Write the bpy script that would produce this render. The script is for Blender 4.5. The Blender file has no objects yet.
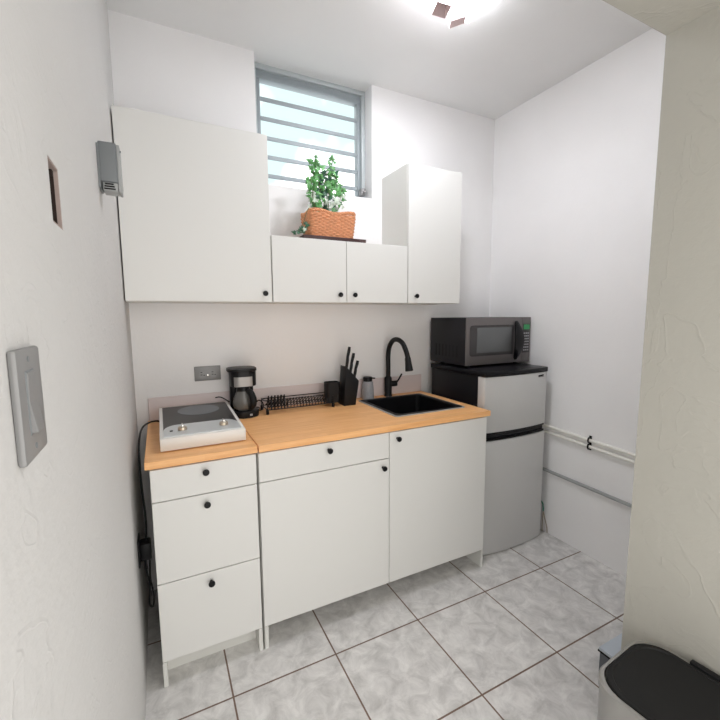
import bpy, bmesh, math, random
from mathutils import Vector, Matrix
random.seed(7)
C = bpy.context.scene.collection
sc = bpy.context.scene
PI = math.pi

# ------------------------------------------------------------------ materials
def mat(name, col, rough=.5, metal=0, bump=0, bscale=40, trans=0, emit=None, estr=0, var=0, vscale=6, coat=0, ior=1.45, bdist=.004, spec=.5):
    m = bpy.data.materials.new(name); m.use_nodes = True
    nt = m.node_tree; b = nt.nodes['Principled BSDF']
    b.inputs['Base Color'].default_value = (*col, 1)
    b.inputs['Roughness'].default_value = rough
    b.inputs['Metallic'].default_value = metal
    b.inputs['Transmission Weight'].default_value = trans
    b.inputs['Coat Weight'].default_value = coat
    b.inputs['IOR'].default_value = ior
    b.inputs['Specular IOR Level'].default_value = spec
    if emit:
        b.inputs['Emission Color'].default_value = (*emit, 1)
        b.inputs['Emission Strength'].default_value = estr
    tc = nt.nodes.new('ShaderNodeTexCoord')
    if var:
        n = nt.nodes.new('ShaderNodeTexNoise'); n.inputs['Scale'].default_value = vscale; n.inputs['Detail'].default_value = 5
        nt.links.new(tc.outputs['Object'], n.inputs['Vector'])
        r = nt.nodes.new('ShaderNodeValToRGB')
        r.color_ramp.elements[0].position = .35; r.color_ramp.elements[1].position = .65
        r.color_ramp.elements[0].color = (*[c*(1-var) for c in col], 1)
        r.color_ramp.elements[1].color = (*[min(1, c*(1+var)) for c in col], 1)
        nt.links.new(n.outputs['Fac'], r.inputs['Fac']); nt.links.new(r.outputs['Color'], b.inputs['Base Color'])
    if bump:
        n = nt.nodes.new('ShaderNodeTexNoise'); n.inputs['Scale'].default_value = bscale; n.inputs['Detail'].default_value = 6
        nt.links.new(tc.outputs['Object'], n.inputs['Vector'])
        bp = nt.nodes.new('ShaderNodeBump'); bp.inputs['Strength'].default_value = bump; bp.inputs['Distance'].default_value = bdist
        nt.links.new(n.outputs['Fac'], bp.inputs['Height']); nt.links.new(bp.outputs['Normal'], b.inputs['Normal'])
    return m

def plaster(name, col, bump=.35, marks=.5):
    """painted plaster: fine grain plus broad trowel ridges"""
    m = mat(name, col, .75, var=.012, vscale=3)
    nt = m.node_tree; b = nt.nodes['Principled BSDF']; L = nt.links
    tc = nt.nodes.new('ShaderNodeTexCoord')
    n1 = nt.nodes.new('ShaderNodeTexNoise'); n1.inputs['Scale'].default_value = 55; n1.inputs['Detail'].default_value = 4
    n2 = nt.nodes.new('ShaderNodeTexNoise'); n2.inputs['Scale'].default_value = 5.5; n2.inputs['Detail'].default_value = 3; n2.inputs['Distortion'].default_value = 1.4
    rp = nt.nodes.new('ShaderNodeValToRGB'); e = rp.color_ramp.elements
    e[0].position = .49; e[0].color = (0, 0, 0, 1); e[1].position = .5; e[1].color = (1, 1, 1, 1)
    k = e.new(.535); k.color = (0, 0, 0, 1)
    L.new(tc.outputs['Object'], n1.inputs['Vector']); L.new(tc.outputs['Object'], n2.inputs['Vector'])
    L.new(n2.outputs['Fac'], rp.inputs['Fac'])
    b1 = nt.nodes.new('ShaderNodeBump'); b1.inputs['Strength'].default_value = bump; b1.inputs['Distance'].default_value = .004
    b2 = nt.nodes.new('ShaderNodeBump'); b2.inputs['Strength'].default_value = marks; b2.inputs['Distance'].default_value = .0022
    n3 = nt.nodes.new('ShaderNodeTexNoise'); n3.inputs['Scale'].default_value = 4
    mu = nt.nodes.new('ShaderNodeMath'); mu.operation = 'MULTIPLY'
    L.new(tc.outputs['Object'], n3.inputs['Vector']); L.new(rp.outputs['Color'], mu.inputs[0]); L.new(n3.outputs['Fac'], mu.inputs[1])
    L.new(n1.outputs['Fac'], b1.inputs['Height']); L.new(mu.outputs[0], b2.inputs['Height'])
    L.new(b1.outputs['Normal'], b2.inputs['Normal']); L.new(b2.outputs['Normal'], b.inputs['Normal'])
    return m

def wood():
    m = mat('beech_worktop', (.78, .47, .26), .42)
    nt = m.node_tree; b = nt.nodes['Principled BSDF']; L = nt.links
    tc = nt.nodes.new('ShaderNodeTexCoord'); mp = nt.nodes.new('ShaderNodeMapping'); mp.inputs['Scale'].default_value = (1.2, 26, 26)
    n = nt.nodes.new('ShaderNodeTexNoise'); n.inputs['Scale'].default_value = 4; n.inputs['Detail'].default_value = 6
    r = nt.nodes.new('ShaderNodeValToRGB'); r.color_ramp.elements[0].position = .3; r.color_ramp.elements[1].position = .7
    r.color_ramp.elements[0].color = (.82, .42, .165, 1); r.color_ramp.elements[1].color = (.97, .565, .26, 1)
    # strips of glued staves
    br = nt.nodes.new('ShaderNodeTexBrick'); br.inputs['Scale'].default_value = 1; br.inputs['Brick Width'].default_value = .6; br.inputs['Row Height'].default_value = .04
    br.inputs['Mortar Size'].default_value = 0; br.inputs['Color1'].default_value = (1, 1, 1, 1); br.inputs['Color2'].default_value = (.93, .91, .89, 1)
    mx = nt.nodes.new('ShaderNodeMixRGB'); mx.blend_type = 'MULTIPLY'; mx.inputs['Fac'].default_value = 1
    L.new(tc.outputs['Object'], mp.inputs['Vector']); L.new(mp.outputs['Vector'], n.inputs['Vector']); L.new(n.outputs['Fac'], r.inputs['Fac'])
    L.new(tc.outputs['Object'], br.inputs['Vector']); L.new(r.outputs['Color'], mx.inputs['Color1']); L.new(br.outputs['Color'], mx.inputs['Color2'])
    L.new(mx.outputs['Color'], b.inputs['Base Color'])
    return m

def tiles():
    m = mat('floor_tiles', (.5, .5, .5), .4)
    nt = m.node_tree; b = nt.nodes['Principled BSDF']; L = nt.links
    tc = nt.nodes.new('ShaderNodeTexCoord'); mp = nt.nodes.new('ShaderNodeMapping')
    T = .421
    mp.inputs['Location'].default_value = (-(.234) + 10*T, .173 + 10*T, 0)
    br = nt.nodes.new('ShaderNodeTexBrick'); br.offset = 0; br.squash = 1
    br.inputs['Scale'].default_value = 1; br.inputs['Brick Width'].default_value = T; br.inputs['Row Height'].default_value = T
    br.inputs['Mortar Size'].default_value = .0034; br.inputs['Mortar Smooth'].default_value = .1
    br.inputs['Color1'].default_value = (1, 1, 1, 1); br.inputs['Color2'].default_value = (.95, .95, .95, 1)
    L.new(tc.outputs['Object'], mp.inputs['Vector']); L.new(mp.outputs['Vector'], br.inputs['Vector'])
    n = nt.nodes.new('ShaderNodeTexNoise'); n.inputs['Scale'].default_value = 13; n.inputs['Detail'].default_value = 9; n.inputs['Roughness'].default_value = .68; n.inputs['Distortion'].default_value = .6
    r = nt.nodes.new('ShaderNodeValToRGB'); e = r.color_ramp.elements
    e[0].position = .3; e[0].color = (.48, .47, .46, 1); e[1].position = .66; e[1].color = (.80, .79, .775, 1)
    L.new(tc.outputs['Object'], n.inputs['Vector']); L.new(n.outputs['Fac'], r.inputs['Fac'])
    mx = nt.nodes.new('ShaderNodeMixRGB'); mx.blend_type = 'MULTIPLY'; mx.inputs['Fac'].default_value = 1
    L.new(r.outputs['Color'], mx.inputs['Color1']); L.new(br.outputs['Color'], mx.inputs['Color2'])
    m2 = nt.nodes.new('ShaderNodeMixRGB'); m2.inputs['Color2'].default_value = (.17, .11, .08, 1)
    L.new(br.outputs['Fac'], m2.inputs['Fac']); L.new(mx.outputs['Color'], m2.inputs['Color1']); L.new(m2.outputs['Color'], b.inputs['Base Color'])
    bp = nt.nodes.new('ShaderNodeBump'); bp.inputs['Strength'].default_value = .5; bp.inputs['Distance'].default_value = .002; bp.invert = True
    L.new(br.outputs['Fac'], bp.inputs['Height']); L.new(bp.outputs['Normal'], b.inputs['Normal'])
    return m

M = dict(
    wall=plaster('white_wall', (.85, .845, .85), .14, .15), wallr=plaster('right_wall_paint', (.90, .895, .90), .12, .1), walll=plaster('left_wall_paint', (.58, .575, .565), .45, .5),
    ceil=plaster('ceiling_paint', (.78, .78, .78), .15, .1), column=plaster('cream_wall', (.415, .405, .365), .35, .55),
    tile=tiles(), wood=wood(),
    cab=mat('white_laminate', (.74, .74, .72), .42), carc=mat('cabinet_carcass', (.70, .70, .67), .5),
    splash=mat('pale_pink_splash', (.74, .66, .66), .4, var=.02),
    black=mat('black_plastic', (.008, .008, .009), .35, spec=.25), blackm=mat('matte_black', (.011, .011, .012), .5, spec=.25), gloss=mat('black_gloss', (.006, .006, .008), .2, spec=.35),
    sink=mat('black_granite', (.005, .005, .006), .45, spec=.2, bump=.1, bscale=600, bdist=.0005),
    steel=mat('brushed_steel', (.62, .62, .61), .36, .9, bump=.03, bscale=220), chrome=mat('chrome', (.8, .78, .75), .15, 1),
    fridge=mat('fridge_steel', (.64, .64, .635), .4, .35, bump=.02, bscale=300), fblack=mat('fridge_black', (.006, .006, .008), .33, spec=.25, bump=.1, bscale=400, bdist=.0004),
    mwface=mat('dark_steel', (.17, .155, .155), .4, .4), mwbez=mat('dark_bezel', (.05, .046, .048), .3), mwglass=mat('mw_glass', (.13, .135, .14), .25), mwbody=mat('charcoal_body', (.016, .016, .019), .45, spec=.3),
    green=mat('green_display', (.02, .15, .05), .3, emit=(.1, .7, .25), estr=.12), btn=mat('button_grey', (.4, .4, .42), .5),
    white=mat('white_enamel', (.78, .77, .74), .35), panel=mat('silver_panel', (.62, .65, .66), .35, .3), hob=mat('hob_glass', (.03, .029, .028), .3, spec=.35), ring=mat('hob_ring', (.16, .17, .18), .45),
    knob=mat('steel_knob', (.6, .52, .42), .28, .9), alum=mat('aluminium', (.30, .34, .36), .5, .2), alumd=mat('aluminium_frame', (.46, .50, .51), .5, .2), steelplate=mat('steel_plate', (.25, .25, .25), .45, .25, bump=.03),
    grey=mat('grey_box_paint', (.19, .205, .215), .5), greyl=mat('light_grey_paint', (.36, .37, .37), .5), dark=mat('dark_void', (.025, .015, .012), .9), brown=mat('raw_brown', (.36, .29, .265), .9, bump=.5),
    pvc=mat('white_pipe', (.86, .85, .80), .4), gpipe=mat('grey_pipe', (.36, .37, .37), .5),
    wicker=mat('wicker', (.66, .30, .15), .6, var=.12, vscale=90), soil=mat('soil', (.12, .07, .04), .9, bump=.6),
    leaf=mat('ivy_leaf', (.09, .28, .08), .5, var=.5, vscale=40), pale=mat('pale_leaf', (.52, .60, .50), .55, var=.2, vscale=50), dleaf=mat('dark_and_shaded_leaf', (.018, .085, .04), .5, var=.3, vscale=40), stem=mat('stem', (.10, .12, .05), .7),  # the dark ivy colour also paints the plant's shaded middle
    glass=mat('carafe_glass', (.30, .30, .29), .12, trans=.55), soap=mat('speckled_grey', (.36, .37, .40), .5, var=.2, vscale=300), tray=mat('dark_tray', (.06, .03, .03), .4),
    bulb=mat('bulb', (1, 1, 1), .5, emit=(.93, .95, 1.0), estr=38), rose=mat('rose_chrome', (.88, .76, .77), .4, .1), copper=mat('bulb_cap', (.5, .45, .42), .3, 1),
    band=mat('dull_steel_band', (.34, .33, .32), .45, .6), binsteel=mat('bin_steel', (.40, .395, .38), .33, .85, bump=.03, bscale=200),
    bluetop=mat('blue_grey_lid', (.46, .51, .57), .35), bluebody=mat('slate_grey_body', (.11, .12, .135), .4), lid=mat('bin_lid', (.012, .012, .012), .5, spec=.2, bump=.05, bscale=900, bdist=.0005),
    gcord=mat('green_cord', (.05, .22, .15), .5), tan=mat('tan_cord', (.38, .32, .26), .6), coffee=mat('dark_filter', (.02, .015, .01), .4),
)

# ------------------------------------------------------------------ mesh builder
class MB:
    def __init__(s): s.bm = bmesh.new()
    def box(s, x0, x1, y0, y1, z0, z1, bev=0, seg=2, axis=None):
        t = bmesh.new(); bmesh.ops.create_cube(t, size=1)
        for v in t.verts:
            v.co = Vector(((x0+x1)/2+v.co.x*(x1-x0), (y0+y1)/2+v.co.y*(y1-y0), (z0+z1)/2+v.co.z*(z1-z0)))
        if bev:
            ed = t.edges[:]
            if axis is not None:
                ed = [e for e in ed if abs((e.verts[0].co-e.verts[1].co).normalized()[axis]) > .9]
            bmesh.ops.bevel(t, geom=ed, offset=bev, segments=seg, profile=.5, affect='EDGES')
        return s.add(t)
    def add(s, t, mx=None):
        if mx is not None: bmesh.ops.transform(t, matrix=mx, verts=t.verts)
        me = bpy.data.meshes.new('t'); t.to_mesh(me); t.free(); s.bm.from_mesh(me); bpy.data.meshes.remove(me); return s
    def cyl(s, p0, p1, r0, r1=None, n=24, bev=0):
        p0, p1 = Vector(p0), Vector(p1); r1 = r0 if r1 is None else r1
        t = bmesh.new(); d = p1-p0
        bmesh.ops.create_cone(t, cap_ends=True, segments=n, radius1=r0, radius2=r1, depth=d.length)
        if bev:
            ed = [e for e in t.edges if abs(e.verts[0].co.z-e.verts[1].co.z) < 1e-6]
            bmesh.ops.bevel(t, geom=ed, offset=bev, segments=2, profile=.5, affect='EDGES')
        return s.add(t, Matrix.Translation((p0+p1)/2) @ d.to_track_quat('Z', 'Y').to_matrix().to_4x4())
    def lathe(s, c, prof, n=32, sx=1, sy=1, axis=None):
        """prof: (r, z) pairs about vertical axis at c"""
        t = bmesh.new(); rings = []
        for r, z in prof:
            rings.append([t.verts.new((r*math.cos(2*PI*i/n)*sx, r*math.sin(2*PI*i/n)*sy, z)) for i in range(n)])
        for a, b in zip(rings, rings[1:]):
            for i in range(n): t.faces.new((a[i], a[(i+1) % n], b[(i+1) % n], b[i]))
        if prof[0][0] > 1e-5: t.faces.new(rings[0][::-1])
        if prof[-1][0] > 1e-5: t.faces.new(rings[-1])
        bmesh.ops.remove_doubles(t, verts=t.verts, dist=1e-6)
        mx = Matrix.Translation(Vector(c))
        if axis is not None: mx = mx @ Vector(axis).to_track_quat('Z', 'Y').to_matrix().to_4x4()
        return s.add(t, mx)
    def prism(s, pts, axis, a0, a1, bev=0, seg=2):
        """polygon pts in the two other axes, extruded along axis"""
        t = bmesh.new()
        def mk(p, a):
            q = [0, 0, 0]; o = [i for i in range(3) if i != axis]; q[o[0]], q[o[1]], q[axis] = p[0], p[1], a; return t.verts.new(q)
        A = [mk(p, a0) for p in pts]; B = [mk(p, a1) for p in pts]; n = len(pts)
        t.faces.new(A); t.faces.new(B[::-1])
        for i in range(n): t.faces.new((A[i], B[i], B[(i+1) % n], A[(i+1) % n]))
        bmesh.ops.recalc_face_normals(t, faces=t.faces)
        if bev: bmesh.ops.bevel(t, geom=t.edges[:], offset=bev, segments=seg, profile=.5, affect='EDGES')
        return s.add(t)
    def tube(s, pts, r, n=10, smooth=True, radii=None, closed=False):
        pts = [Vector(p) for p in pts]
        if smooth and len(pts) > 2:
            src = pts; out = []; K = 8; N = len(src)
            rng = N if closed else N-1
            for i in range(rng):
                if closed: a, b, c, d = src[(i-1) % N], src[i], src[(i+1) % N], src[(i+2) % N]
                else: a, b, c, d = src[max(0, i-1)], src[i], src[i+1], src[min(N-1, i+2)]
                for k in range(K):
                    u = k/K
                    out.append(.5*((2*b)+(-a+c)*u+(2*a-5*b+4*c-d)*u*u+(-a+3*b-3*c+d)*u**3))
            if not closed: out.append(src[-1])
            if radii: radii = [radii[min(len(radii)-1, int(i/K))]*(1-(i % K)/K)+radii[min(len(radii)-1, int(i/K)+1)]*((i % K)/K) for i in range(len(out))]
            pts = out
        t = bmesh.new(); rings = []; up = None; N = len(pts)
        for i, p in enumerate(pts):
            if closed: d = (pts[(i+1) % N]-pts[i-1])
            else: d = (pts[min(N-1, i+1)]-pts[max(0, i-1)])
            if d.length < 1e-9: d = Vector((0, 0, 1))
            d.normalize()
            if up is None: up = d.orthogonal().normalized()
            up = (up-d*up.dot(d)).normalized(); w = d.cross(up); rr = radii[i] if radii else r
            rings.append([t.verts.new(p+(up*math.cos(2*PI*k/n)+w*math.sin(2*PI*k/n))*rr) for k in range(n)])
        rg = range(N) if closed else range(N-1)
        for i in rg:
            a, b = rings[i], rings[(i+1) % N]
            for k in range(n): t.faces.new((a[k], a[(k+1) % n], b[(k+1) % n], b[k]))
        if not closed: t.faces.new(rings[0][::-1]); t.faces.new(rings[-1])
        return s.add(t)

def rrect(x0, x1, y0, y1, r, n=6):
    out = []
    for cx, cy, a in ((x1-r, y1-r, 0), (x0+r, y1-r, 90), (x0+r, y0+r, 180), (x1-r, y0+r, 270)):
        for i in range(n+1):
            q = math.radians(a+90*i/n); out.append((cx+r*math.cos(q), cy+r*math.sin(q)))
    return out

def link(name, mb, m, origin=(0, 0, 0), smooth=True):
    bm = mb.bm; bmesh.ops.translate(bm, verts=bm.verts, vec=-Vector(origin))
    bmesh.ops.recalc_face_normals(bm, faces=bm.faces)
    me = bpy.data.meshes.new(name); bm.to_mesh(me); bm.free()
    o = bpy.data.objects.new(name, me); C.objects.link(o); me.materials.append(M[m] if isinstance(m, str) else m)
    if smooth:
        for p in me.polygons: p.use_smooth = True
        try: me.set_sharp_from_angle(angle=math.radians(35))
        except Exception: pass
    return o

def thing(name, label, cat, loc, group=None):
    o = bpy.data.objects.new(name, None); C.objects.link(o); o.location = loc; o.empty_display_size = .05
    o['label'] = label; o['category'] = cat
    if group: o['group'] = group
    return o
def single(name, mb, m, label, cat, loc, group=None):
    o = link(name, mb, m, loc); o.location = loc; o['label'] = label; o['category'] = cat
    if group: o['group'] = group
    return o
def base(o):
    while o.parent: o = o.parent
    return Vector(o.location)
def part(name, mb, m, root, label=None):
    o = link(name, mb, m, base(root)); o.parent = root
    if label: o['label'] = label
    return o
def struct(name, mb, m):
    o = link(name, mb, m, smooth=False); o['kind'] = 'structure'; return o

# ------------------------------------------------------------------ measures
XL, XR, D, H = -.062, 2.268, .637, 2.796
WX0, WX1, SILL = .584, 1.2776, 2.142
PX, PY, HZ = 1.30, -.949, 2.16
YB = -1.75          # passage cut short behind the camera, left open to let light in
WT = .91

# ------------------------------------------------------------------ the room
struct('floor', MB().box(XL-.2, XR+.2, YB, D+.2, -.1, 0), 'tile')
struct('ceiling', MB().box(XL-.2, XR+.2, PY, D+.2, H, H+.1), 'ceil')
# left wall with an open junction hole
hy0, hy1, hz0, hz1 = -.897, -.829, 1.567, 1.657
wl = MB()
for a in ((YB, hy0, 0, H), (hy1, D+.2, 0, H), (hy0, hy1, 0, hz0), (hy0, hy1, hz1, H)):
    wl.box(XL-.2, XL, *a)
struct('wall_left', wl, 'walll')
wb = MB().box(XL, WX0, D, D+.2, 0, H).box(WX1, XR+.2, D, D+.2, 0, H).box(WX0, WX1, D, D+.2, 0, SILL)
struct('wall_back', wb, 'wall')
struct('wall_right', MB().box(XR, XR+.2, PY, D, 0, H), 'wallr')
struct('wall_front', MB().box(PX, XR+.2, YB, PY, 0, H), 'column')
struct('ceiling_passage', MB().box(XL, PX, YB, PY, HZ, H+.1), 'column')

# window with open metal louvres
wy = D+.085
win = bpy.data.objects.new('window_1', None); C.objects.link(win); win.location = (WX0, wy, SILL); win['kind'] = 'structure'
def fr(w, y0, y1, x0, x1, z0, z1):
    b = MB()
    b.box(x0, x1, y0, y1, z1-w, z1, .003).box(x0, x1, y0, y1, z0, z0+w, .003)
    b.box(x0, x0+w, y0, y1, z0+w, z1-w, .003).box(x1-w, x1, y0, y1, z0+w, z1-w, .003); return b
part('window_frame', fr(.026, wy, wy+.07, WX0, WX1, SILL, H), 'alumd', win)
inn = MB().box(WX0+.026, WX1-.026, wy+.012, wy+.06, H-.072, H-.05, .002).box(WX0+.026, WX0+.048, wy+.015, wy+.06, SILL+.026, H-.06, .002).box(WX1-.048, WX1-.026, wy+.015, wy+.06, SILL+.026, H-.06, .002)
inn.box(WX0+.026, WX1-.026, wy+.02, wy+.06, H-.05, H-.026)
part('louvre_rail', inn, 'alum', win)
for k in range(5):
    z = 2.228+.1012*k
    t = MB().prism([(wy+.018, z-.017), (wy+.022, z-.019), (wy+.045, z-.002), (wy+.068, z+.006), (wy+.068, z+.010), (wy+.045, z+.006), (wy+.022, z+.004), (wy+.018, z+.003)], 0, WX0+.05, WX1-.05)
    part('louvre', t, 'alum', win)
op = MB().box(WX1-.045, WX1-.012, wy-.03, wy+.01, SILL+.03, SILL+.075, .006).cyl((WX1-.028, wy-.03, SILL+.05), (WX1-.028, wy-.05, SILL+.05), .007)
part('window_crank', op, 'steelplate', win)

# ------------------------------------------------------------------ base cabinets
KN = [0]
def knob(x, y, z, root):
    x -= (.009 if x > .3 else .005) if y < .1 else .003; z += .012 if y < .1 else 0
    b = MB().lathe((x, y, z), [(.006, 0), (.005, .008), (.009, .012), (.0125, .018), (.0125, .023), (.010, .0265), (0, .0275)], 24, axis=(0, -1, 0))
    return part('knob', b, 'black', root)
F0, F1 = -.010, .008     # front panels
def front(x0, x1, z0, z1, root, name, kx, kz, y0=F0, y1=F1):
    p = part(name, MB().box(x0, x1, y0, y1, z0, z1, .0015, 1), 'cab', root)
    knob(kx, y0, kz, p); return p
CB = D-.014
# drawer unit
u = thing('drawer_cabinet', 'narrow white base cabinet with three drawers under the hot plate', 'cabinet', (.194, .3, 0))
c1 = MB().box(0, .016, .009, CB, 0, .881).box(.370, .386, .009, CB, 0, .881).box(.016, .370, .009, CB, .10, .116).box(.016, .370, CB-.01, CB, .116, .881).box(.016, .370, .009, .03, .862, .881).box(.001, .016, F0, .009, 0, .102).box(.370, .385, F0, .009, 0, .102)
part('body', c1, 'carc', u)
part('plinth', MB().box(.016, .370, .07, .086, 0, .10), 'carc', u)
front(.001, .385, .7500, .8740, u, 'drawer', .196, .828)
front(.001, .385, .4260, .7465, u, 'drawer', .195, .698)
front(.001, .385, .1035, .4225, u, 'drawer', .196, .371)
# sink unit
u = thing('sink_cabinet', 'wide white base cabinet with one drawer and two doors under the sink', 'cabinet', (1.015, .3, 0))
c1 = MB().box(.394, .410, .009, CB, 0, .881).box(1.6206, 1.6366, .009, CB, 0, .881).box(.410, 1.6206, .009, CB, .10, .116).box(.410, 1.6206, CB-.01, CB, .116, .881).box(1.008, 1.024, .03, CB-.01, .116, .70).box(.410, 1.10, .009, .03, .862, .881).box(.395, .410, F0, .009, 0, .102).box(1.6206, 1.6356, F0, .009, 0, .102)
part('body', c1, 'carc', u)
front(.395, 1.0145, .7500, .8740, u, 'drawer', .712, .828)
front(.395, 1.0145, .1035, .7465, u, 'door', .989, .696)
front(1.0180, 1.6358, .1035, .8740, u, 'door', 1.069, .828)

# worktops, splash strip
single('worktop', MB().box(-.014, .3905, -.022, D-.002, .882, WT, .002, 1), 'wood', 'short beech worktop piece left of the seam, carrying the hot plate', 'worktop', (.19, .3, .882))
sx0, sx1, sy0, sy1 = 1.14, 1.572, .117, .527
w2 = MB().box(.3945, sx0, -.022, D-.002, .882, WT, .0).box(sx1, 1.650, -.022, D-.002, .882, WT, .0).box(sx0, sx1, -.022, sy0, .882, WT, .0).box(sx0, sx1, sy1, D-.002, .882, WT)
bmesh.ops.remove_doubles(w2.bm, verts=w2.bm.verts, dist=1e-5)
single('worktop', w2, 'wood', 'long beech worktop piece right of the seam with the black sink set in', 'worktop', (1, .3, .882))
single('backsplash', MB().box(-.008, 1.650, D-.014, D-.002, WT, 1.026, .002, 1), 'splash', 'low pale pink splash strip along the back of the beech worktop', 'backsplash', (.8, D-.007, WT))

# sink
s = thing('sink', 'square black drop-in sink basin set in the worktop right of the soap dispenser', 'sink', (1.3625, .33, WT))
def ring_mesh(o, i, z0, z1):
    b = MB(); t = bmesh.new()
    A = [t.verts.new((*p, z1)) for p in o]; B = [t.verts.new((*p, z1)) for p in i]; A0 = [t.verts.new((*p, z0)) for p in o]
    n = len(o)
    for k in range(n):
        j = (k+1) % n
        t.faces.new((A[k], A[j], B[j], B[k])); t.faces.new((A0[k], A0[j], A[j], A[k]))
    return b.add(t)
part('edge_trim', ring_mesh(rrect(1.122, 1.583, .098, .545, .018), rrect(1.132, 1.573, .108, .535, .016), WT, WT+.0045), 'greyl', s, 'thin metal edge around the sink')
bs = ring_mesh(rrect(1.1315, 1.5735, .1075, .5355, .016), rrect(1.154, 1.552, .13, .515, .03), WT+.001, WT+.006)
t = bmesh.new(); loops = []
for ins, z in ((0, WT+.006), (.004, WT+.001), (.006, WT-.06), (.012, WT-.155), (.03, WT-.175)):
    loops.append([t.verts.new((*p, z)) for p in rrect(1.154+ins, 1.552-ins, .13+ins, .515-ins, .03)])
for a, b in zip(loops, loops[1:]):
    for k in range(len(a)):
        j = (k+1) % len(a); t.faces.new((a[k], a[j], b[j], b[k]))
t.faces.new(loops[-1]); bs.add(t)
part('basin', bs, 'sink', s)
part('drain', MB().lathe((1.3625, .34, WT-.174), [(.04, 0), (.04, .003), (.03, .003), (.026, .001), (0, .001)], 24), 'steel', s)

# faucet
f = thing('faucet', 'tall matte black gooseneck faucet with pull-down spray behind the sink', 'faucet', (1.362, .583, WT))
part('base', MB().lathe((1.362, .583, WT), [(.026, 0), (.026, .006), (.024, .012), (.024, .118), (.019, .126), (.015, .13)], 28), 'blackm', f)
neck = [(1.362, .583, WT+.12), (1.362, .583, 1.10), (1.362, .583, 1.175), (1.362, .567, 1.232), (1.362, .525, 1.272), (1.362, .470, 1.281), (1.362, .415, 1.262), (1.362, .375, 1.215), (1.362, .358, 1.178)]
part('spout', MB().tube(neck, .0148, 16), 'blackm', f)
part('spray_head', MB().lathe((1.362, .360, 1.185), [(.015, 0), (.018, .01), (.019, .03), (.023, .075), (.0245, .082), (.020, .085), (0, .084)], 24, axis=(0, -.22, -.97)), 'blackm', f)
hd = MB().cyl((1.362, .583, .990), (1.415, .56, .994), .019, .018, 20, .003)
part('lever', hd.tube([(1.41, .562, .997), (1.425, .555, 1.02), (1.443, .548, 1.055)], .0055, 10), 'blackm', f)

# soap dispenser
s = thing('soap_dispenser', 'small speckled grey soap dispenser with black pump between knife block and faucet', 'soap dispenser', (1.212, .582, WT))
part('bottle', MB().lathe((1.212, .582, WT), [(.038, 0), (.040, .004), (.038, .06), (.033, .105), (.028, .112), (0, .112)], 28), 'soap', s)
part('pump', MB().lathe((1.212, .582, WT+.11), [(.029, 0), (.029, .02), (.026, .028), (0, .03)], 24).cyl((1.214, .578, WT+.132), (1.249, .551, WT+.130), .006, .004, 12), 'black', s)

# knife block with three knives
def kx(t): return 1.009+t*.080, 1.143-t*.091
kb = MB().prism([(.990, WT), (1.066, WT), (1.090, 1.050), (1.008, 1.141)], 1, .455, .54, .004)
single('knife_block', kb, 'blackm', 'slant-topped black knife block holding three knives beside the cutlery cup', 'knife block', (1.03, .48, WT))
for t, e, d in ((.16, (1.043, 1.250), 'tallest of the three black-handled knives, leftmost in the block'), (.46, (1.070, 1.212), 'middle one of the three black-handled knives in the block'), (.78, (1.096, 1.166), 'shortest of the three black-handled knives, rightmost in the block')):
    x, z = kx(t); y = .485
    dr = Vector((e[0]-x, 0, e[1]-z)).normalized(); q = Vector((x, y, z))+dr*.004
    k = thing('knife', d, 'knife', q, 'knives in the black block')
    en = Vector((e[0], y, e[1])); mid = (q+en)/2+Vector((-.002, 0, 0))
    part('handle', MB().tube([q, q*.7+en*.3, mid, en*.8+q*.2, en], .009, 12, radii=[.0085, .0092, .0085, .0095, .008]), 'black', k)
    part('bolster', MB().cyl(q-dr*.003, q+dr*.006, .009, n=14), 'black', k)

# dish rack with cutlery cup
r = thing('dish_rack', 'low black wire dish rack on worktop between coffee maker and knife block', 'dish rack', (.74, .53, WT))
rx0, rx1, ry0, ry1 = .552, .93, .472, .600
def loop(z, x0=rx0, x1=rx1, y0=ry0, y1=ry1, r_=.003):
    return MB().tube([(*p, z) for p in rrect(x0, x1, y0, y1, .015, 4)], r_, 8, smooth=False, closed=True)
part('frame', loop(.934), 'black', r)
part('top_rail', loop(.972, y0=.53, r_=.0028), 'black', r)
for i in range(20):
    x = rx0+.022+i*.0178
    a = 1.0 if i < 6 else .8
    w = .0036 if i < 6 else .0024
    zz = .988 if i < 6 else .966
    part('tine', MB().tube([(x, ry0, .934), (x+.004, ry0+.012, .936+.02*a), (x+.008, ry0+.02, zz-.01), (x+.004, ry0+.04, .942), (x, .535, .938), (x+.006, .555, .945), (x+.010, .57, zz), (x+.006, .585, .95), (x, ry1, .936)], w, 6), 'black', r)
for x, y in ((rx0, ry0), (rx1, ry0), (rx0, ry1), (rx1, ry1)):
    part('foot', MB().cyl((x, y, WT), (x, y, .936), .0085, .0075, 14, .002).cyl((x, y, .93), (x, y, .975), .003, n=8), 'black', r)
cup = ring_mesh(rrect(.899, .982, .478, .548, .02), rrect(.902, .979, .481, .545, .018), .93, 1.048)
t = bmesh.new(); a = [t.verts.new((*p, 1.048)) for p in rrect(.902, .979, .481, .545, .018)]; b = [t.verts.new((*p, .935)) for p in rrect(.904, .977, .483, .543, .016)]
for k in range(len(a)): j = (k+1) % len(a); t.faces.new((a[k], a[j], b[j], b[k]))
t.faces.new(b); cup.add(t)
t = bmesh.new(); t.faces.new([t.verts.new((*p, .93)) for p in rrect(.899, .982, .478, .548, .02)]); cup.add(t)
part('cutlery_cup', cup, 'blackm', r, 'matte black cutlery cup')

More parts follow.
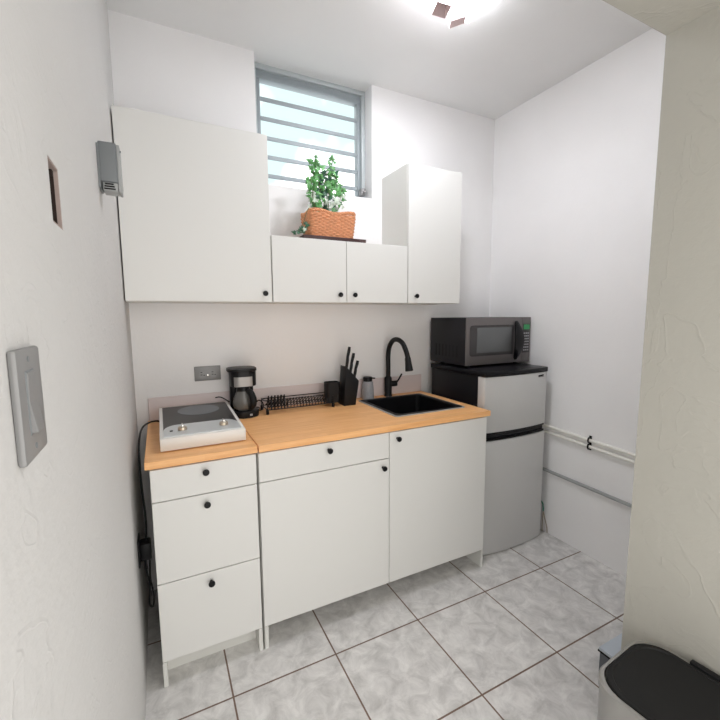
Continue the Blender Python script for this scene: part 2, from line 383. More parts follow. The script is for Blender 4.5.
# coffee maker
q = thing('coffee_maker', 'black drip coffee maker with glass carafe beside the hot plate', 'coffee maker', (.447, .52, WT))
def slab(x0, x1, y0, y1, r_, z0, z1, bev=.003):
    t = bmesh.new(); pts = rrect(x0, x1, y0, y1, r_)
    A = [t.verts.new((*p, z0)) for p in pts]; B = [t.verts.new((*p, z1)) for p in pts]
    fa = t.faces.new(A[::-1]); fb = t.faces.new(B); n = len(pts)
    for k in range(n): t.faces.new((A[k], A[(k+1) % n], B[(k+1) % n], B[k]))
    if bev: bmesh.ops.bevel(t, geom=list(fb.edges)+list(fa.edges), offset=bev, segments=2, profile=.5, affect='EDGES')
    return t
cx0, cx1 = .376, .503
part('base', MB().add(slab(cx0, cx1+.006, .445, .598, .045, WT, WT+.034, .006)), 'black', q)
part('water_tank', MB().add(slab(cx0+.003, cx1-.003, .548, .598, .015, WT+.03, 1.09, .002)), 'black', q)
hdm = MB(); t = slab(cx0-.001, cx1+.001, .462, .600, .045, 1.070, 1.147, .004); hdm.add(t)
part('filter_housing', hdm, 'black', q)
bt = MB(); pts = [p for p in rrect(cx0-.0025, cx1+.0025, .4605, .60, .045, 8) if p[1] < .50]
pts = sorted(pts, key=lambda p: p[0])
pts = [p for p in pts if .386 < p[0] < .482]
t = bmesh.new(); o_ = [t.verts.new((*p, 1.072)) for p in pts]; o2 = [t.verts.new((*p, 1.122)) for p in pts]
i_ = [t.verts.new((p[0], p[1]+.004, 1.072)) for p in pts]; i2 = [t.verts.new((p[0], p[1]+.004, 1.122)) for p in pts]
for k in range(len(pts)-1):
    t.faces.new((o_[k], o_[k+1], o2[k+1], o2[k])); t.faces.new((o2[k], o2[k+1], i2[k+1], i2[k])); t.faces.new((o_[k+1], o_[k], i_[k], i_[k+1]))
bt.add(t); part('steel_band', bt, 'band', q, 'brushed steel band across the front')
part('lid', MB().add(slab(cx0-.012, cx1+.005, .458, .605, .045, 1.147, 1.163, .006)), 'black', q)
part('warming_plate', MB().lathe((.437, .507, WT+.034), [(.048, 0), (.048, .003), (0, .003)], 28), 'gloss', q)
cf = part('carafe', MB().lathe((.437, .507, WT+.0375), [(.042, 0), (.051, .010), (.055, .03), (.052, .055), (.040, .085), (.036, .098), (.034, .098), (.038, .084), (.050, .055), (.053, .03), (.049, .012), (.040, .003), (0, .003)], 32), 'glass', q, 'clear glass carafe')
part('carafe_lid', MB().lathe((.437, .507, 1.040), [(.036, 0), (.036, .008), (.030, .03), (0, .032)], 28), 'black', cf)
part('carafe_handle', MB().tube([(.452, .475, 1.045), (.462, .445, 1.045), (.470, .430, 1.015), (.470, .430, .980), (.460, .447, .958)], .009, 12, radii=[.010, .015, .018, .017, .010]), 'black', cf)
part('power_switch', MB().box(.455, .468, .440, .446, WT+.012, WT+.022, .001), 'btn', q)

part('power_cord', MB().tube([(.512, .575, .955), (.530, .57, .972), (.548, .55, .955), (.535, .51, .935), (.52, .53, .925), (.53, .58, .93), (.50, .607, .93), (.40, .612, .96), (.34, .605, 1.0), (.31, .615, 1.0)], .003, 8), 'black', q)

# hot plate
q = thing('hot_plate', 'white electric hot plate with grey round burner and two knobs', 'hot plate', (.2, .33, WT))
hx0, hx1, hy_0, hy_1 = .040, .363, .070, .565
zf, zb = .963, .985
def zs(y): return zf+(zb-zf)*(y-hy_0)/(hy_1-hy_0)
bd = MB().prism([(hy_0, WT+.004), (hy_1, WT+.004), (hy_1, zb), (hy_0, zf)], 0, hx0, hx1, .002)
part('housing', bd, 'white', q)
def plate(x0, x1, y0, y1, h, poly=None):
    t = bmesh.new(); pts = poly or [(x0, y0), (x1, y0), (x1, y1), (x0, y1)]
    A = [t.verts.new((x, y, zs(y)-.002)) for x, y in pts]; B = [t.verts.new((x, y, zs(y)+h)) for x, y in pts]; n = len(pts)
    t.faces.new(B); t.faces.new(A[::-1])
    for k in range(n): t.faces.new((A[k], A[(k+1) % n], B[(k+1) % n], B[k]))
    return MB().add(t)
part('glass_top', plate(.054, .349, .090, .55, .0015), 'hob', q, 'dark glass cooking top')
part('burner', plate(0, 0, 0, 0, .0025, [(.212+.094*math.cos(2*PI*k/48), .445+.088*math.sin(2*PI*k/48)) for k in range(48)]), 'ring', q, 'round grey burner ring')
pp = [(.054, .088), (.349, .088)]+[(.349-.055*(1-math.cos(a)), .165+.07*math.sin(a)) for a in [i*PI/12 for i in range(7)]]
pp += [(.054+.055*(1-math.cos(a)), .165+.07*math.sin(a)) for a in [i*PI/12 for i in range(6, -1, -1)]]
cp = part('control_panel', plate(0, 0, 0, 0, .003, pp), 'panel', q, 'silver control panel')
for x in (.125, .287):
    z = zs(.155)+.003
    kb_ = part('knob', MB().lathe((x, .155, z), [(.0175, 0), (.0175, .008), (.015, .013), (0, .014)], 24), 'knob', cp)
    part('pointer', MB().box(x-.004, x+.004, .140, .170, z+.013, z+.024, .002), 'chrome', kb_)
part('indicator_light', MB().lathe((.083, .150, zs(.15)+.003), [(.006, 0), (.006, .003), (0, .004)], 16), 'black', cp)
for x in (.07, .33):
    for y in (.11, .54): part('foot', MB().cyl((x, y, WT), (x, y, WT+.006), .009, n=14), 'black', q)
part('power_cord', MB().tube([(.045, .47, .935), (.03, .46, .945), (0, .43, .95), (-.028, .34, .95), (-.036, .20, .93), (-.036, .13, .86), (-.034, .12, .76), (-.030, .14, .66), (-.030, .13, .58), (-.036, .12, .535)], .0042, 10), 'black', q)
o = thing('wall_adapter', 'black plug adapter low on the left wall beside the drawer cabinet', 'adapter', (XL, .12, .5))
part('plate', MB().box(XL+.001, XL+.007, .085, .165, .455, .565, .002), 'blackm', o)
part('plug', MB().box(XL+.007, XL+.046, .095, .15, .475, .545, .006), 'black', o)
single('charger_cord', MB().tube([(-.040, .12, .478), (-.038, .11, .43), (-.030, .11, .36), (-.036, .13, .27), (-.026, .16, .235), (-.022, .19, .27), (-.030, .17, .36), (-.026, .16, .44), (-.030, .14, .478)], .0035, 8), 'black', 'thin black cord hanging in a loop below the wall adapter', 'cord', (-.03, .12, .3))

# outlets / boxes on walls
o = thing('wall_outlet', 'horizontal steel wall outlet above the hot plate on the back wall', 'outlet', (.28, D, 1.13))
part('cover_plate', MB().box(.214, .345, D-.007, D-.0005, 1.093, 1.170, .002), 'steelplate', o)
for x in (.252, .307):
    rc_ = part('receptacle', MB().cyl((x, D-.009, 1.1225), (x, D-.005, 1.1225), .0165, n=24), 'steelplate', o)
    part('slot', MB().box(x-.008, x+.001, D-.0097, D-.0085, 1.1365, 1.1395).box(x-.008, x+.001, D-.0097, D-.0085, 1.1235, 1.1265).cyl((x+.009, D-.0097, 1.1225), (x+.009, D-.0085, 1.1225), .003, n=10), 'black', rc_)
part('screw', MB().cyl((.2795, D-.0085, 1.1225), (.2795, D-.006, 1.1225), .003, n=12), 'chrome', o)

o = thing('light_switch', 'steel rocker light switch plate on the left wall in the foreground', 'light switch', (XL, -1.105, 1.35))
t = MB().box(XL, XL+.0075, -1.147, -1.069, 1.296, 1.405, .003, 2)
part('cover_plate', t, 'steelplate', o)
part('rocker_frame', MB().box(XL+.007, XL+.0082, -1.1275, -1.100, 1.321, 1.384, .0004, 1), 'grey', o)
part('rocker', MB().prism([(XL+.007, 1.323), (XL+.0135, 1.3235), (XL+.0088, 1.353), (XL+.0095, 1.382), (XL+.007, 1.382)], 1, -1.1255, -1.102, .0005, 1), 'steelplate', o)
for z in (1.308, 1.3945): part('screw', MB().cyl((XL+.007, -1.113, z), (XL+.0082, -1.113, z), .003, n=12), 'grey', o)

o = thing('grey_device_box', 'small grey plastic box with bottom slots high on left wall', 'device box', (XL, -.25, 1.84))
bx = MB().prism([(-.277, 1.905), (-.272, 1.907), (-.215, 1.907), (-.215, 1.785), (-.277, 1.803)], 0, XL+.004, XL+.046, .003)
part('cover', bx, 'grey', o)
part('back_plate', MB().box(XL+.046, XL+.054, -.274, -.212, 1.779, 1.903, .002), 'greyl', o)
part('wall_flange', MB().box(XL, XL+.005, -.280, -.208, 1.785, 1.899, .001), 'grey', o)
lo = part('louvre_block', MB().box(XL+.010, XL+.045, -.2745, -.22, 1.779, 1.800, .001), 'greyl', o)
for k in range(3): part('slot', MB().box(XL+.012+k*.001, XL+.039-k*.002, -.2760, -.270, 1.7815+k*.0064, 1.7852+k*.0064), 'black', lo)
part('screw', MB().cyl((XL+.0545, -.274, 1.885), (XL+.0575, -.274, 1.885), .003, n=10), 'grey', o)

o = thing('junction_box', 'open rectangular hole in left wall with bare brown inside', 'wall box', (XL, -.863, 1.6))
jb = MB().box(XL-.06, XL-.055, hy0, hy1, hz0, hz1)
part('back', jb, 'dark', o)
part('inner_side', MB().box(XL-.055, XL-.0062, hy1-.0035, hy1, hz0, hz1), 'dark', o)
jb = MB().box(XL-.006, XL-.0008, hy1-.0035, hy1, hz0, hz1).box(XL-.055, XL-.0008, hy0, hy1-.0035, hz0, hz0+.003).box(XL-.055, XL-.0008, hy0, hy1-.0035, hz1-.003, hz1).box(XL-.055, XL-.0008, hy0, hy0+.003, hz0+.003, hz1-.003)
part('lining', jb, 'brown', o)
part('bracket', MB().box(XL-.045, XL-.006, hy1-.012, hy1-.0035, hz1-.012, hz1-.003, .001).box(XL-.045, XL-.03, hy1-.014, hy1-.0035, hz0+.003, hz1-.003), 'dark', o)

# ------------------------------------------------------------------ wall cabinets
Y2 = .337
def wallcab(name, label, x0, x1, z0, z1, doors, knobs, sidelid=True):
    u = thing(name, label, 'cabinet', ((x0+x1)/2, .49, z0), 'white wall cabinets')
    b = MB().box(x0+.0005, x0+.016, Y2+.019, D-.002, z0, z1).box(x1-.016, x1-.0005, Y2+.019, D-.002, z0, z1)
    b.box(x0+.016, x1-.016, Y2+.019, D-.002, z0, z0+.016).box(x0+.016, x1-.016, Y2+.019, D-.002, z1-.016, z1).box(x0+.016, x1-.016, D-.012, D-.002, z0+.016, z1-.016)
    part('body', b, 'carc', u)
    for (a, c), k in zip(doors, knobs):
        front(a+.0015, c-.0015, z0+.001, z1-.001, u, 'door', k, 1.5385, Y2, Y2+.018)
wallcab('wall_cabinet', 'tall white wall cabinet with one wide door in the left corner', -.058, .563, 1.4977, 2.268, [(-.058, .563)], [.529])
wallcab('wall_cabinet', 'low white wall cabinet with two small doors below the window', .5655, 1.3445, 1.4977, 1.8164, [(.5655, .9613), (.9613, 1.3445)], [.921, 1.005])
wallcab('wall_cabinet', 'narrow tall white wall cabinet right of the window, above the faucet', 1.3465, 1.726, 1.4977, 2.268, [(1.3465, 1.726)], [1.400])

# tray, basket and ivy
TZ = 1.8164
single('tray', MB().box(.735, 1.088, .355, .535, TZ, TZ+.012, .003).box(.735, 1.088, .355, .361, TZ+.008, TZ+.020, .002).box(.735, 1.088, .529, .535, TZ+.008, TZ+.020, .002).box(.735, .741, .361, .529, TZ+.008, TZ+.020, .002).box(1.082, 1.088, .361, .529, TZ+.008, TZ+.020, .002), 'tray', 'thin dark tray under the wicker basket on the low wall cabinet', 'tray', (.92, .445, TZ))
BZ = 1.962
bk = thing('wicker_basket', 'rectangular orange-brown wicker basket on top of low wall cabinet', 'basket', (.91, .45, TZ+.012))
bz0, bz1 = TZ+.013, BZ
def rect_at(t, z, amp, ph, n=72, ex=0):
    x0, x1 = .786-.010*t-ex, 1.022+.014*t+ex; y0, y1 = .380-.010*t-ex, .505+.012*t+ex
    base_ = rrect(x0, x1, y0, y1, .022, 5)
    # resample evenly
    P = [Vector(p) for p in base_]+[Vector(base_[0])]; L = [0]
    for a, b in zip(P, P[1:]): L.append(L[-1]+(b-a).length)
    out = []; cx, cy = (x0+x1)/2, (y0+y1)/2
    for i in range(n):
        s_ = L[-1]*i/n
        k = max(j for j in range(len(L)-1) if L[j] <= s_+1e-9); u_ = (s_-L[k])/max(1e-9, L[k+1]-L[k]); p = P[k].lerp(P[k+1], u_)
        d = (P[k+1]-P[k]).normalized(); nn = Vector((d.y, -d.x)); off = amp*math.cos(PI*i/4+ph) if amp else 0
        p = p+nn*off
        out.append((p.x, p.y, z+(.006*math.sin(i*.26) if t > .98 else 0)))
    return out
wv = MB(); rows = 15
for i in range(rows):
    t = i/(rows-1)*.96; z = bz0+.006+(bz1-bz0-.012)*t
    wv.tube(rect_at(t, z, .0030, PI*(i % 2), 144), .0055, 8, smooth=False, closed=True)
part('weave', wv, 'wicker', bk)
st = MB(); lo_ = rect_at(0, bz0+.003, 0, 0, 36); hi_ = rect_at(.97, bz1-.004, 0, 0, 36)
for a, b in zip(lo_, hi_): st.tube([a, b], .0050, 6, smooth=False)
part('stakes', st, 'wicker', bk)
rim = MB()
for ph in range(3):
    b0 = rect_at(1, bz1, 0, 0, 96); pts = []
    for i, p in enumerate(b0):
        a = 2*PI*(i/6+ph/3); pts.append((p[0]+.004*math.cos(a)*(1 if abs(p[0]-.91) > .12 else 0), p[1]+.004*math.cos(a), p[2]+.0055*math.sin(a)))
    rim.tube(pts, .0048, 6, smooth=False, closed=True)
part('rim', rim, 'wicker', bk)
rim = MB()
for ph in range(2):
    b0 = rect_at(0, bz0+.004, 0, 0, 72, .003)
    rim.tube([(p[0], p[1]+.003*math.cos(PI*(i/3+ph)), p[2]+.004*math.sin(PI*(i/3+ph))) for i, p in enumerate(b0)], .0048, 6, smooth=False, closed=True)
part('bottom_braid', rim, 'wicker', bk)
part('floor_panel', MB().box(.79, 1.018, .383, .502, bz0, bz0+.006), 'wicker', bk)

def leaf(t, c, nrm, up, s_):
    nrm = Vector(nrm).normalized(); up = Vector(up); up = (up-nrm*up.dot(nrm)).normalized(); w = up.cross(nrm)
    shape = [(0, -.05), (.18, -.22), (.48, -.20), (.36, .06), (.62, .22), (.30, .36), (.20, .60), (0, 1.0), (-.20, .60), (-.30, .36), (-.62, .22), (-.36, .06), (-.48, -.20), (-.18, -.22)]
    cv = t.verts.new(Vector(c)+up*.2*s_+nrm*.10*s_)
    vs = [t.verts.new(Vector(c)+w*a*s_+up*b*s_-nrm*(.10*abs(a)+.06*b*b)*s_) for a, b in shape]
    for k in range(len(vs)): t.faces.new((cv, vs[k], vs[(k+1) % len(vs)]))
iv = thing('ivy_plant', 'leafy green trailing ivy growing from the wicker basket before the window', 'plant', (.87, .44, bz0+.006))
stem = MB(); gl = bmesh.new(); pl = bmesh.new(); dl = bmesh.new()
part('soil', MB().add(slab(.80, 1.01, .395, .49, .02, bz0+.008, 1.93, .004)), 'soil', iv)
R_ = random.Random(3)
stems = [((.835, .43, 1.94), (.815, .42, 2.07), (.822, .43, 2.16), (.835, .44, 2.245)), ((.90, .43, 1.94), (.905, .43, 2.06), (.915, .43, 2.14), (.935, .44, 2.255)),
         ((.85, .45, 1.94), (.86, .44, 2.05), (.85, .43, 2.14), (.845, .42, 2.20)), ((.92, .44, 1.94), (.945, .44, 2.04), (.955, .44, 2.12), (.948, .44, 2.17)),
         ((.83, .42, 1.94), (.812, .41, 2.02), (.805, .41, 2.08), (.802, .42, 2.13)), ((.885, .45, 1.94), (.885, .44, 2.05), (.89, .44, 2.14), (.905, .43, 2.20)),
         ((.94, .44, 1.94), (.965, .43, 2.02), (.975, .43, 2.08), (.985, .43, 2.11))]
for sp in stems:
    stem.tube(sp, .0018, 6)
    P_ = [Vector(p) for p in sp]
    N_ = 20
    for k in range(N_):
        u_ = .12+.88*k/(N_-1); f_ = u_*3; i = min(2, int(f_)); c = P_[i].lerp(P_[i+1], f_-i)
        a = R_.uniform(0, 2*PI); off = Vector((math.cos(a), math.sin(a)*.6, R_.uniform(-.3, .4)))*R_.uniform(.006, .026)
        nr = Vector((R_.uniform(-.7, .6), -1, R_.uniform(-.3, .7))); up = Vector((off.x*30+R_.uniform(-.5, .5), 0, R_.uniform(-.6, 1)))
        tgt = gl
        if c.z < 2.06 and R_.random() < .45: tgt = pl if R_.random() < .7 else dl
        elif R_.random() < .22 and .85 < c.x < .93: tgt = dl  # some leaves near the centre coloured dark as shade
        leaf(tgt, c+off, nr, up, R_.uniform(.021, .036))
for k in range(16):   # fillers between the stems
    leaf(pl if k % 2 else dl, (R_.uniform(.80, .97), R_.uniform(.40, .45), R_.uniform(1.97, 2.05)), (R_.uniform(-.5, .5), -1, R_.uniform(-.2, .6)), (R_.uniform(-1, 1), 0, R_.uniform(-1, 1)), R_.uniform(.018, .03))
for k in range(24):  # dark leaves massed in the centre stand in for shadow there
    leaf(dl, (R_.uniform(.855, .915), R_.uniform(.43, .47), R_.uniform(2.06, 2.17)), (R_.uniform(-.5, .5), -1, R_.uniform(-.2, .6)), (R_.uniform(-1, 1), 0, R_.uniform(-1, 1)), R_.uniform(.018, .028))
tr = [(.80, .42, 1.95), (.782, .39, 1.972), (.762, .372, 1.955), (.740, .385, 1.88), (.725, .38, 1.845)]
stem.tube(tr, .0018, 6)
for c in ((.755, .385, 1.90), (.738, .38, 1.88), (.752, .375, 1.865), (.712, .378, 1.850), (.738, .372, 1.848), (.722, .375, 1.866), (.757, .378, 1.888), (.700, .378, 1.845)):
    leaf(dl, c, (R_.uniform(-.4, .4), -1, R_.uniform(0, .6)), (R_.uniform(-1, 1), 0, R_.uniform(-1, .3)), R_.uniform(.020, .028))
leaf(pl, (.748, .372, 1.868), (0, -1, .3), (-.4, 0, -1), .02)
part('stems', stem, 'stem', iv); part('foliage', MB().add(gl), 'leaf', iv); part('pale_foliage', MB().add(pl), 'pale', iv, 'pale variegated leaves'); part('dark_and_shaded_foliage', MB().add(dl), 'dleaf', iv, 'dark green leaves, those in the middle painted as shade')

# ------------------------------------------------------------------ fridge and microwave
FX0, FX1 = 1.684, 2.202
q = thing('refrigerator', 'two-door mini refrigerator with steel doors and black sides beside base cabinet', 'refrigerator', (1.94, .35, 0))
part('body', MB().box(FX0+.004, FX1-.004, .118, .560, .012, 1.077, .004), 'fblack', q)
def bowed(x0, x1, yf, yb, z0, z1, bulge=.016):
    pts = [(x0, yb), (x0, yf+.012)]
    n = 12
    for i in range(n+1):
        u_ = i/n; x = x0+.006+(x1-x0-.012)*u_; pts.append((x, yf-bulge*(1-(2*u_-1)**2)+.004*(1 if i in (0, n) else 0)))
    pts += [(x1, yf+.012), (x1, yb)]
    t = bmesh.new(); A = [t.verts.new((*p, z0)) for p in pts]; B = [t.verts.new((*p, z1)) for p in pts]; k_ = len(pts)
    fa = t.faces.new(A); fb = t.faces.new(B[::-1])
    for i in range(k_): t.faces.new((A[i], B[i], B[(i+1) % k_], A[(i+1) % k_]))
    bmesh.ops.recalc_face_normals(t, faces=t.faces)
    bmesh.ops.bevel(t, geom=[e for e in t.edges if e in fa.edges[:] or e in fb.edges[:]], offset=.003, segments=2, profile=.5, affect='EDGES')
    return MB().add(t)
top = bowed(FX0-.002, FX1+.002, .056, .562, 1.078, 1.106, .014)
part('top_cover', top, 'fblack', q)
d1 = part('freezer_door', bowed(FX0, FX1, .060, .115, .752, 1.0765, .019), 'fridge', q, 'short upper steel door')
d2 = part('refrigerator_door', bowed(FX0, FX1, .058, .115, .008, .700, .021), 'fridge', q, 'tall lower steel door')
hg = bowed(FX0+.002, FX1-.002, .074, .116, .7005, .7515, .012)
part('handle_recess', hg, 'gloss', q)
part('grip_lip', bowed(FX0+.002, FX1-.002, .063, .075, .738, .7505, .014), 'black', d1)
part('grip_lip', bowed(FX0+.002, FX1-.002, .063, .075, .7015, .712, .014), 'black', d2)
# small dark maker's badge, lettering too small to read
bdg = MB()
for i in range(6):
    x = 2.103+i*.0085; u_ = (x-FX0)/(FX1-FX0); y = .060-.019*(1-(2*u_-1)**2)
    bdg.box(x, x+.0058, y-.002, y+.002, 1.0535+i*.0004, 1.0625+i*.0004).box(x+.0012, x+.0075, y-.002, y+.002, 1.0505, 1.0525)
part('badge', bdg, 'black', d1, 'small dark badge')
for x in (FX0+.04, FX1-.04):
    for y in (.13, .53): part('foot', MB().cyl((x, y, 0), (x, y, .02), .016, n=16), 'black', q)

q = thing('microwave', 'dark stainless microwave oven standing on the mini refrigerator', 'microwave', (1.98, .43, 1.106))
mx0, mx1, my0, my1, mz0, mz1 = 1.706, 2.256, .25, .60, 1.120, 1.411
part('housing', MB().box(mx0, mx1, my0+.006, my1, mz0, mz1, .003), 'mwbody', q)
W_, H_ = mx1-mx0, mz1-mz0
def fx(s_): return mx0+W_*s_
def fz(t_): return mz0+H_*t_
dr = part('door', MB().box(mx0, fx(.855), my0, my0+.0058, mz0, mz1, .002), 'mwface', q)
part('window_bezel', MB().add(slab(fx(.055), fx(.72), -fz(.84), -fz(.19), .018, -my0-.001, -my0+.002, .0005), Matrix(((1, 0, 0, 0), (0, 0, -1, 0), (0, -1, 0, 0), (0, 0, 0, 1)))), 'mwbez', dr, 'dark window surround')
part('window_pane', MB().box(fx(.155), fx(.685), my0-.0035, my0-.0015, fz(.255), fz(.79), .0005), 'mwglass', dr)
hp = []
for i in range(9):
    u_ = i/8; hp.append((fx(.785), my0-.006-.034*math.sin(PI*u_), fz(.06+.86*u_)))
hb = MB(); t = bmesh.new()
# bow-shaped vertical handle
L_ = []
for i in range(17):
    u_ = i/16; z = fz(.06+.86*u_); w = .012+.027*math.sin(PI*u_); y = my0-.002-.036*math.sin(PI*u_)**.8; th = .012
    L_.append([t.verts.new((fx(.762)+a*w, y+b, z)) for a, b in ((-1, th), (-1, .004), (-.6, 0), (.6, 0), (1, .004), (1, th))])
for a, b in zip(L_, L_[1:]):
    for k in range(6): t.faces.new((a[k], a[(k+1) % 6], b[(k+1) % 6], b[k]))
t.faces.new(L_[0]); t.faces.new(L_[-1])
part('handle', hb.add(t), 'gloss', dr, 'black bowed handle')
part('control_surround', MB().box(fx(.857), mx1, my0, my0+.0058, mz0, mz1, .002), 'mwface', q)
ct = part('control_panel', MB().box(fx(.868), fx(.985), my0-.002, my0+.002, fz(.20), fz(.855), .001), 'mwbez', q, 'dark keypad panel')
part('display', MB().box(fx(.878), fx(.975), my0-.003, my0-.0015, fz(.73), fz(.835)), 'green', ct, 'green clock display')
for r_ in range(7):
    for c_ in range(3):
        part('button', MB().box(fx(.882+c_*.032), fx(.882+c_*.032+.022), my0-.0034, my0-.0015, fz(.25+r_*.063), fz(.25+r_*.063+.028)), 'btn', ct)
for i in range(7):
    y = my0+.075+i*.034
    part('vent', MB().box(mx0-.0006, mx0+.001, y, y+.014, fz(.16), fz(.42)), 'black', q)
for x in (mx0+.05, mx1-.09):
    for y in (my0+.04, my1-.07): part('foot', MB().cyl((x, y, 1.106), (x, y, mz0+.002), .014, n=16), 'black', q)

# ------------------------------------------------------------------ pipes on the right wall
def pipe(z0, z1, r_, m, label, y0=D-.03, y1=PY+.0):
    # z0 at y=.1, z1 at y=-.45
    sl = (z0-z1)/.55; f_ = lambda y: z0+sl*(y-.1)
    return single('water_pipe', MB().cyl((XR-r_-.002, y0, f_(y0)), (XR-r_-.002, y1, f_(y1)), r_, n=16), m, label, 'pipe', (XR-r_, (y0+y1)/2, (z0+z1)/2), 'pipes along the right wall')
pipe(.714, .690, .0095, 'pvc', 'upper of the two thin white pipes along the right wall')
pipe(.676, .652, .0095, 'pvc', 'lower of the two thin white pipes, running under its twin on right wall')
pipe(.424, .412, .010, 'gpipe', 'grey pipe along right wall, lower than both white pipes')
zc = .702
clip = MB()
for dz in (0, -.038):
    clip.tube([(XR-.004, -.193, zc+.012+dz), (XR-.020, -.193, zc+.013+dz), (XR-.0255, -.193, zc+dz), (XR-.020, -.193, zc-.013+dz), (XR-.004, -.193, zc-.012+dz)], .0045, 8)
clip.box(XR-.005, XR-.0005, -.2, -.186, zc-.06, zc+.024)
single('pipe_clip', clip, 'black', 'black double clip holding the two white pipes on right wall', 'clip', (XR, -.193, zc-.02))
gc = thing('loose_cord', 'thin green and tan cord hanging beside the refrigerator by right wall', 'cord', (2.235, .1, 0))
part('green_end', MB().tube([(2.232, .30, .30), (2.236, .18, .24), (2.246, .10, .205), (2.249, .088, .175), (2.25, .085, .145)], .0045, 8), 'gcord', gc, 'green length of cord')
part('tan_end', MB().tube([(2.25, .085, .147), (2.253, .075, .10), (2.256, .06, .05), (2.258, .055, .006)], .003, 8).tube([(2.249, .085, .147), (2.246, .085, .08), (2.248, .085, .006)], .003, 8), 'tan', gc, 'tan length of cord')

# ------------------------------------------------------------------ bin and box
q = thing('trash_bin', 'rectangular steel trash bin with black lid standing against cream wall', 'trash bin', (1.272, -1.016, 0)); q.rotation_euler.z = math.radians(4)
b0x, b1x, b0y, b1y, bz = .992, 1.272, -1.375, -1.016, .506
def shell(ins, z): return [(*p, z) for p in rrect(b0x+ins, b1x-ins, b0y+ins, b1y-ins, .072, 8)]
t = bmesh.new(); Ls = [[t.verts.new(p) for p in shell(i, z)] for i, z in ((.012, .012), (.010, .02), (.003, .30), (.002, bz-.03), (0, bz-.024), (0, bz-.003), (.003, bz), (.009, bz), (.011, bz-.012))]
for a, b in zip(Ls, Ls[1:]):
    for k in range(len(a)): j = (k+1) % len(a); t.faces.new((a[k], a[j], b[j], b[k]))
t.faces.new(Ls[0][::-1]); t.faces.new(Ls[-1])
part('body', MB().add(t), 'binsteel', q)
t = bmesh.new(); Ls = [[t.verts.new(p) for p in shell(i, z)] for i, z in ((.0115, bz-.010), (.0115, bz+.001), (.014, bz+.004), (.022, bz+.005), (.024, bz+.002), (.030, bz+.0015))]
for a, b in zip(Ls, Ls[1:]):
    for k in range(len(a)): j = (k+1) % len(a); t.faces.new((a[k], a[j], b[j], b[k]))
t.faces.new(Ls[-1])
part('lid', MB().add(t), 'lid', q, 'black plastic lid')
part('hinge', MB().box(1.258, 1.2755, -1.30, -1.135, bz-.03, bz+.010, .003), 'black', q)
part('base_ring', MB().add(slab(b0x+.008, b1x-.008, b0y+.008, b1y-.008, .055, 0, .014, .002)), 'black', q)

q = thing('low_box', 'low blue-grey box on floor behind the trash bin at wall corner', 'box', (1.72, -.84, 0))
part('body', MB().box(1.562, 1.86, -.945, -.732, 0, .096, .004), 'bluebody', q)
part('lid', MB().box(1.560, 1.862, -.946, -.730, .0965, .110, .002), 'bluetop', q, 'pale blue-grey lid')
part('seal', MB().box(1.557, 1.864, -.947, -.727, .091, .097, .001), 'black', q)

# ------------------------------------------------------------------ ceiling fixture
lx, ly = 1.205, -.155
q = thing('ceiling_light', 'small chrome ceiling light with tilted shades and glowing bulbs', 'ceiling light', (lx, ly, H))
part('canopy', MB().lathe((lx, ly, H-.032), [(.025, 0), (.055, .006), (.065, .02), (.065, .0315), (0, .0315)], 32), 'chrome', q)
part('arm', MB().cyl((lx, ly, H-.03), (lx, ly, H-.085), .010, n=14).box(lx-.016, lx+.024, ly-.03, ly-.005, H-.115, H-.05, .004).tube([(lx-.11, ly-.03, H-.062), (lx, ly, H-.075), (lx+.115, ly+.03, H-.062)], .006, 10), 'chrome', q)
def cupm(c, ax, r0, r1, h):
    return MB().lathe(c, [(r0*.4, 0), (r0, .004), (r1, h), (r1-.003, h), (r0-.003, .008), (0, .008)], 4, axis=ax)
part('shade', cupm((lx-.030, ly-.01, H-.056), (-.18, -.10, -1), .032, .044, .080), 'rose', q)
part('shade', cupm((lx+.018, ly-.02, H-.072), (.30, .05, -.95), .032, .046, .085), 'rose', q)
for dx, dy in ((-.125, -.03), (.13, .03)):
    part('bulb', MB().lathe((lx+dx, ly+dy, H-.060), [(.010, .034), (.014, .030), (.028, .012), (.031, -.004), (.026, -.022), (.012, -.032), (0, -.034)], 24), 'bulb', q)
    part('socket', MB().cyl((lx+dx, ly+dy, H-.028), (lx+dx, ly+dy, H-.004), .014, n=16), 'copper', q)

# ------------------------------------------------------------------ daylight and added fill
w = bpy.data.worlds.new('sky_and_fill'); sc.world = w; w.use_nodes = True
nt = w.node_tree; bg = nt.nodes['Background']
tc = nt.nodes.new('ShaderNodeTexCoord'); n = nt.nodes.new('ShaderNodeTexNoise'); n.inputs['Scale'].default_value = 3.2; n.inputs['Detail'].default_value = 4
r = nt.nodes.new('ShaderNodeValToRGB'); e = r.color_ramp.elements
e[0].position = .42; e[0].color = (.34, .43, .435, 1); e[1].position = .54; e[1].color = (1, 1, 1, 1)
nt.links.new(tc.outputs['Generated'], n.inputs['Vector']); nt.links.new(n.outputs['Fac'], r.inputs['Fac'])
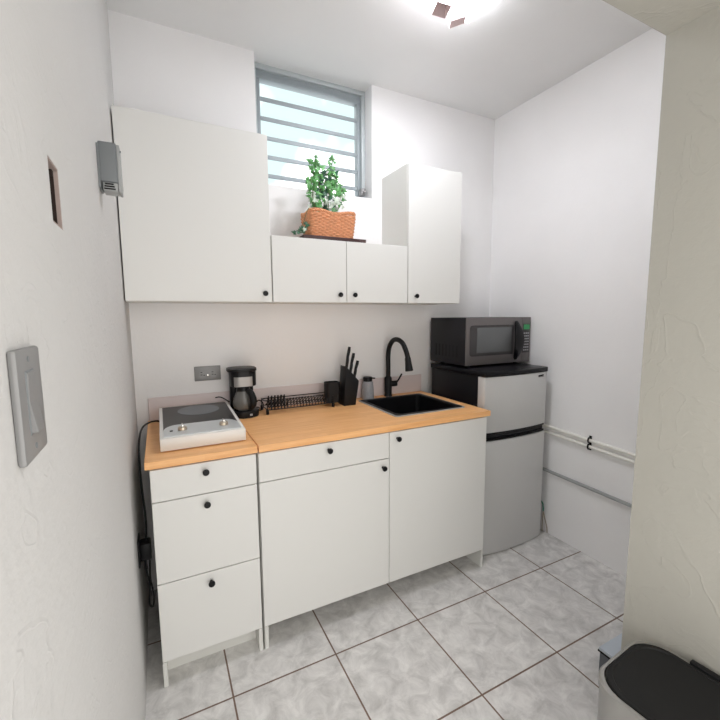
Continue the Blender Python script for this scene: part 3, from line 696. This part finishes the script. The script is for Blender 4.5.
# brighter, warm fill added on the passage side, cooler cloud on the window side
sp = nt.nodes.new('ShaderNodeSeparateXYZ'); nt.links.new(tc.outputs['Generated'], sp.inputs['Vector'])
st_ = nt.nodes.new('ShaderNodeMath'); st_.operation = 'GREATER_THAN'; st_.inputs[1].default_value = 0; nt.links.new(sp.outputs['Y'], st_.inputs[0])
mx = nt.nodes.new('ShaderNodeMixRGB'); mx.inputs['Color1'].default_value = (1.0, .97, .93, 1)
nt.links.new(st_.outputs[0], mx.inputs['Fac']); nt.links.new(r.outputs['Color'], mx.inputs['Color2']); nt.links.new(mx.outputs['Color'], bg.inputs['Color'])
bg.inputs['Strength'].default_value = 2.0
ld = bpy.data.lights.new('ceiling_lamp', 'AREA'); ld.shape = 'DISK'; ld.size = .16; ld.energy = 13.5; ld.color = (.93, .94, 1.0)
lo_ = bpy.data.objects.new('ceiling_lamp', ld); C.objects.link(lo_); lo_.location = (lx, ly, H-.04); lo_.parent = q; lo_.matrix_parent_inverse = Matrix.Translation(-Vector((lx, ly, H)))

# ------------------------------------------------------------------ camera
cam = bpy.data.cameras.new('camera'); co = bpy.data.objects.new('camera', cam); C.objects.link(co)
yaw, pit, rol, fpx = .4657, -.1134, -.0071, 398.84
F = Vector((math.sin(yaw)*math.cos(pit), math.cos(yaw)*math.cos(pit), math.sin(pit)))
R = Vector((math.cos(yaw), -math.sin(yaw), 0)); U = R.cross(F)
R, U = R*math.cos(rol)+U*math.sin(rol), -R*math.sin(rol)+U*math.cos(rol)
m = Matrix.Identity(4)
for i in range(3): m[i][0], m[i][1], m[i][2] = R[i], U[i], -F[i]
m.translation = Vector((.0611, -1.6033, 1.4351)); co.matrix_world = m
cam.sensor_width = 36; cam.lens = fpx/720*36; cam.clip_start = .02
sc.camera = co
sc.view_settings.view_transform = 'Standard'; sc.view_settings.look = 'None'; sc.view_settings.gamma = 1; sc.view_settings.use_curve_mapping = False
sc.view_settings.exposure = .36
try: sc.cycles.diffuse_bounces = 10; sc.cycles.max_bounces = 14
except Exception: pass
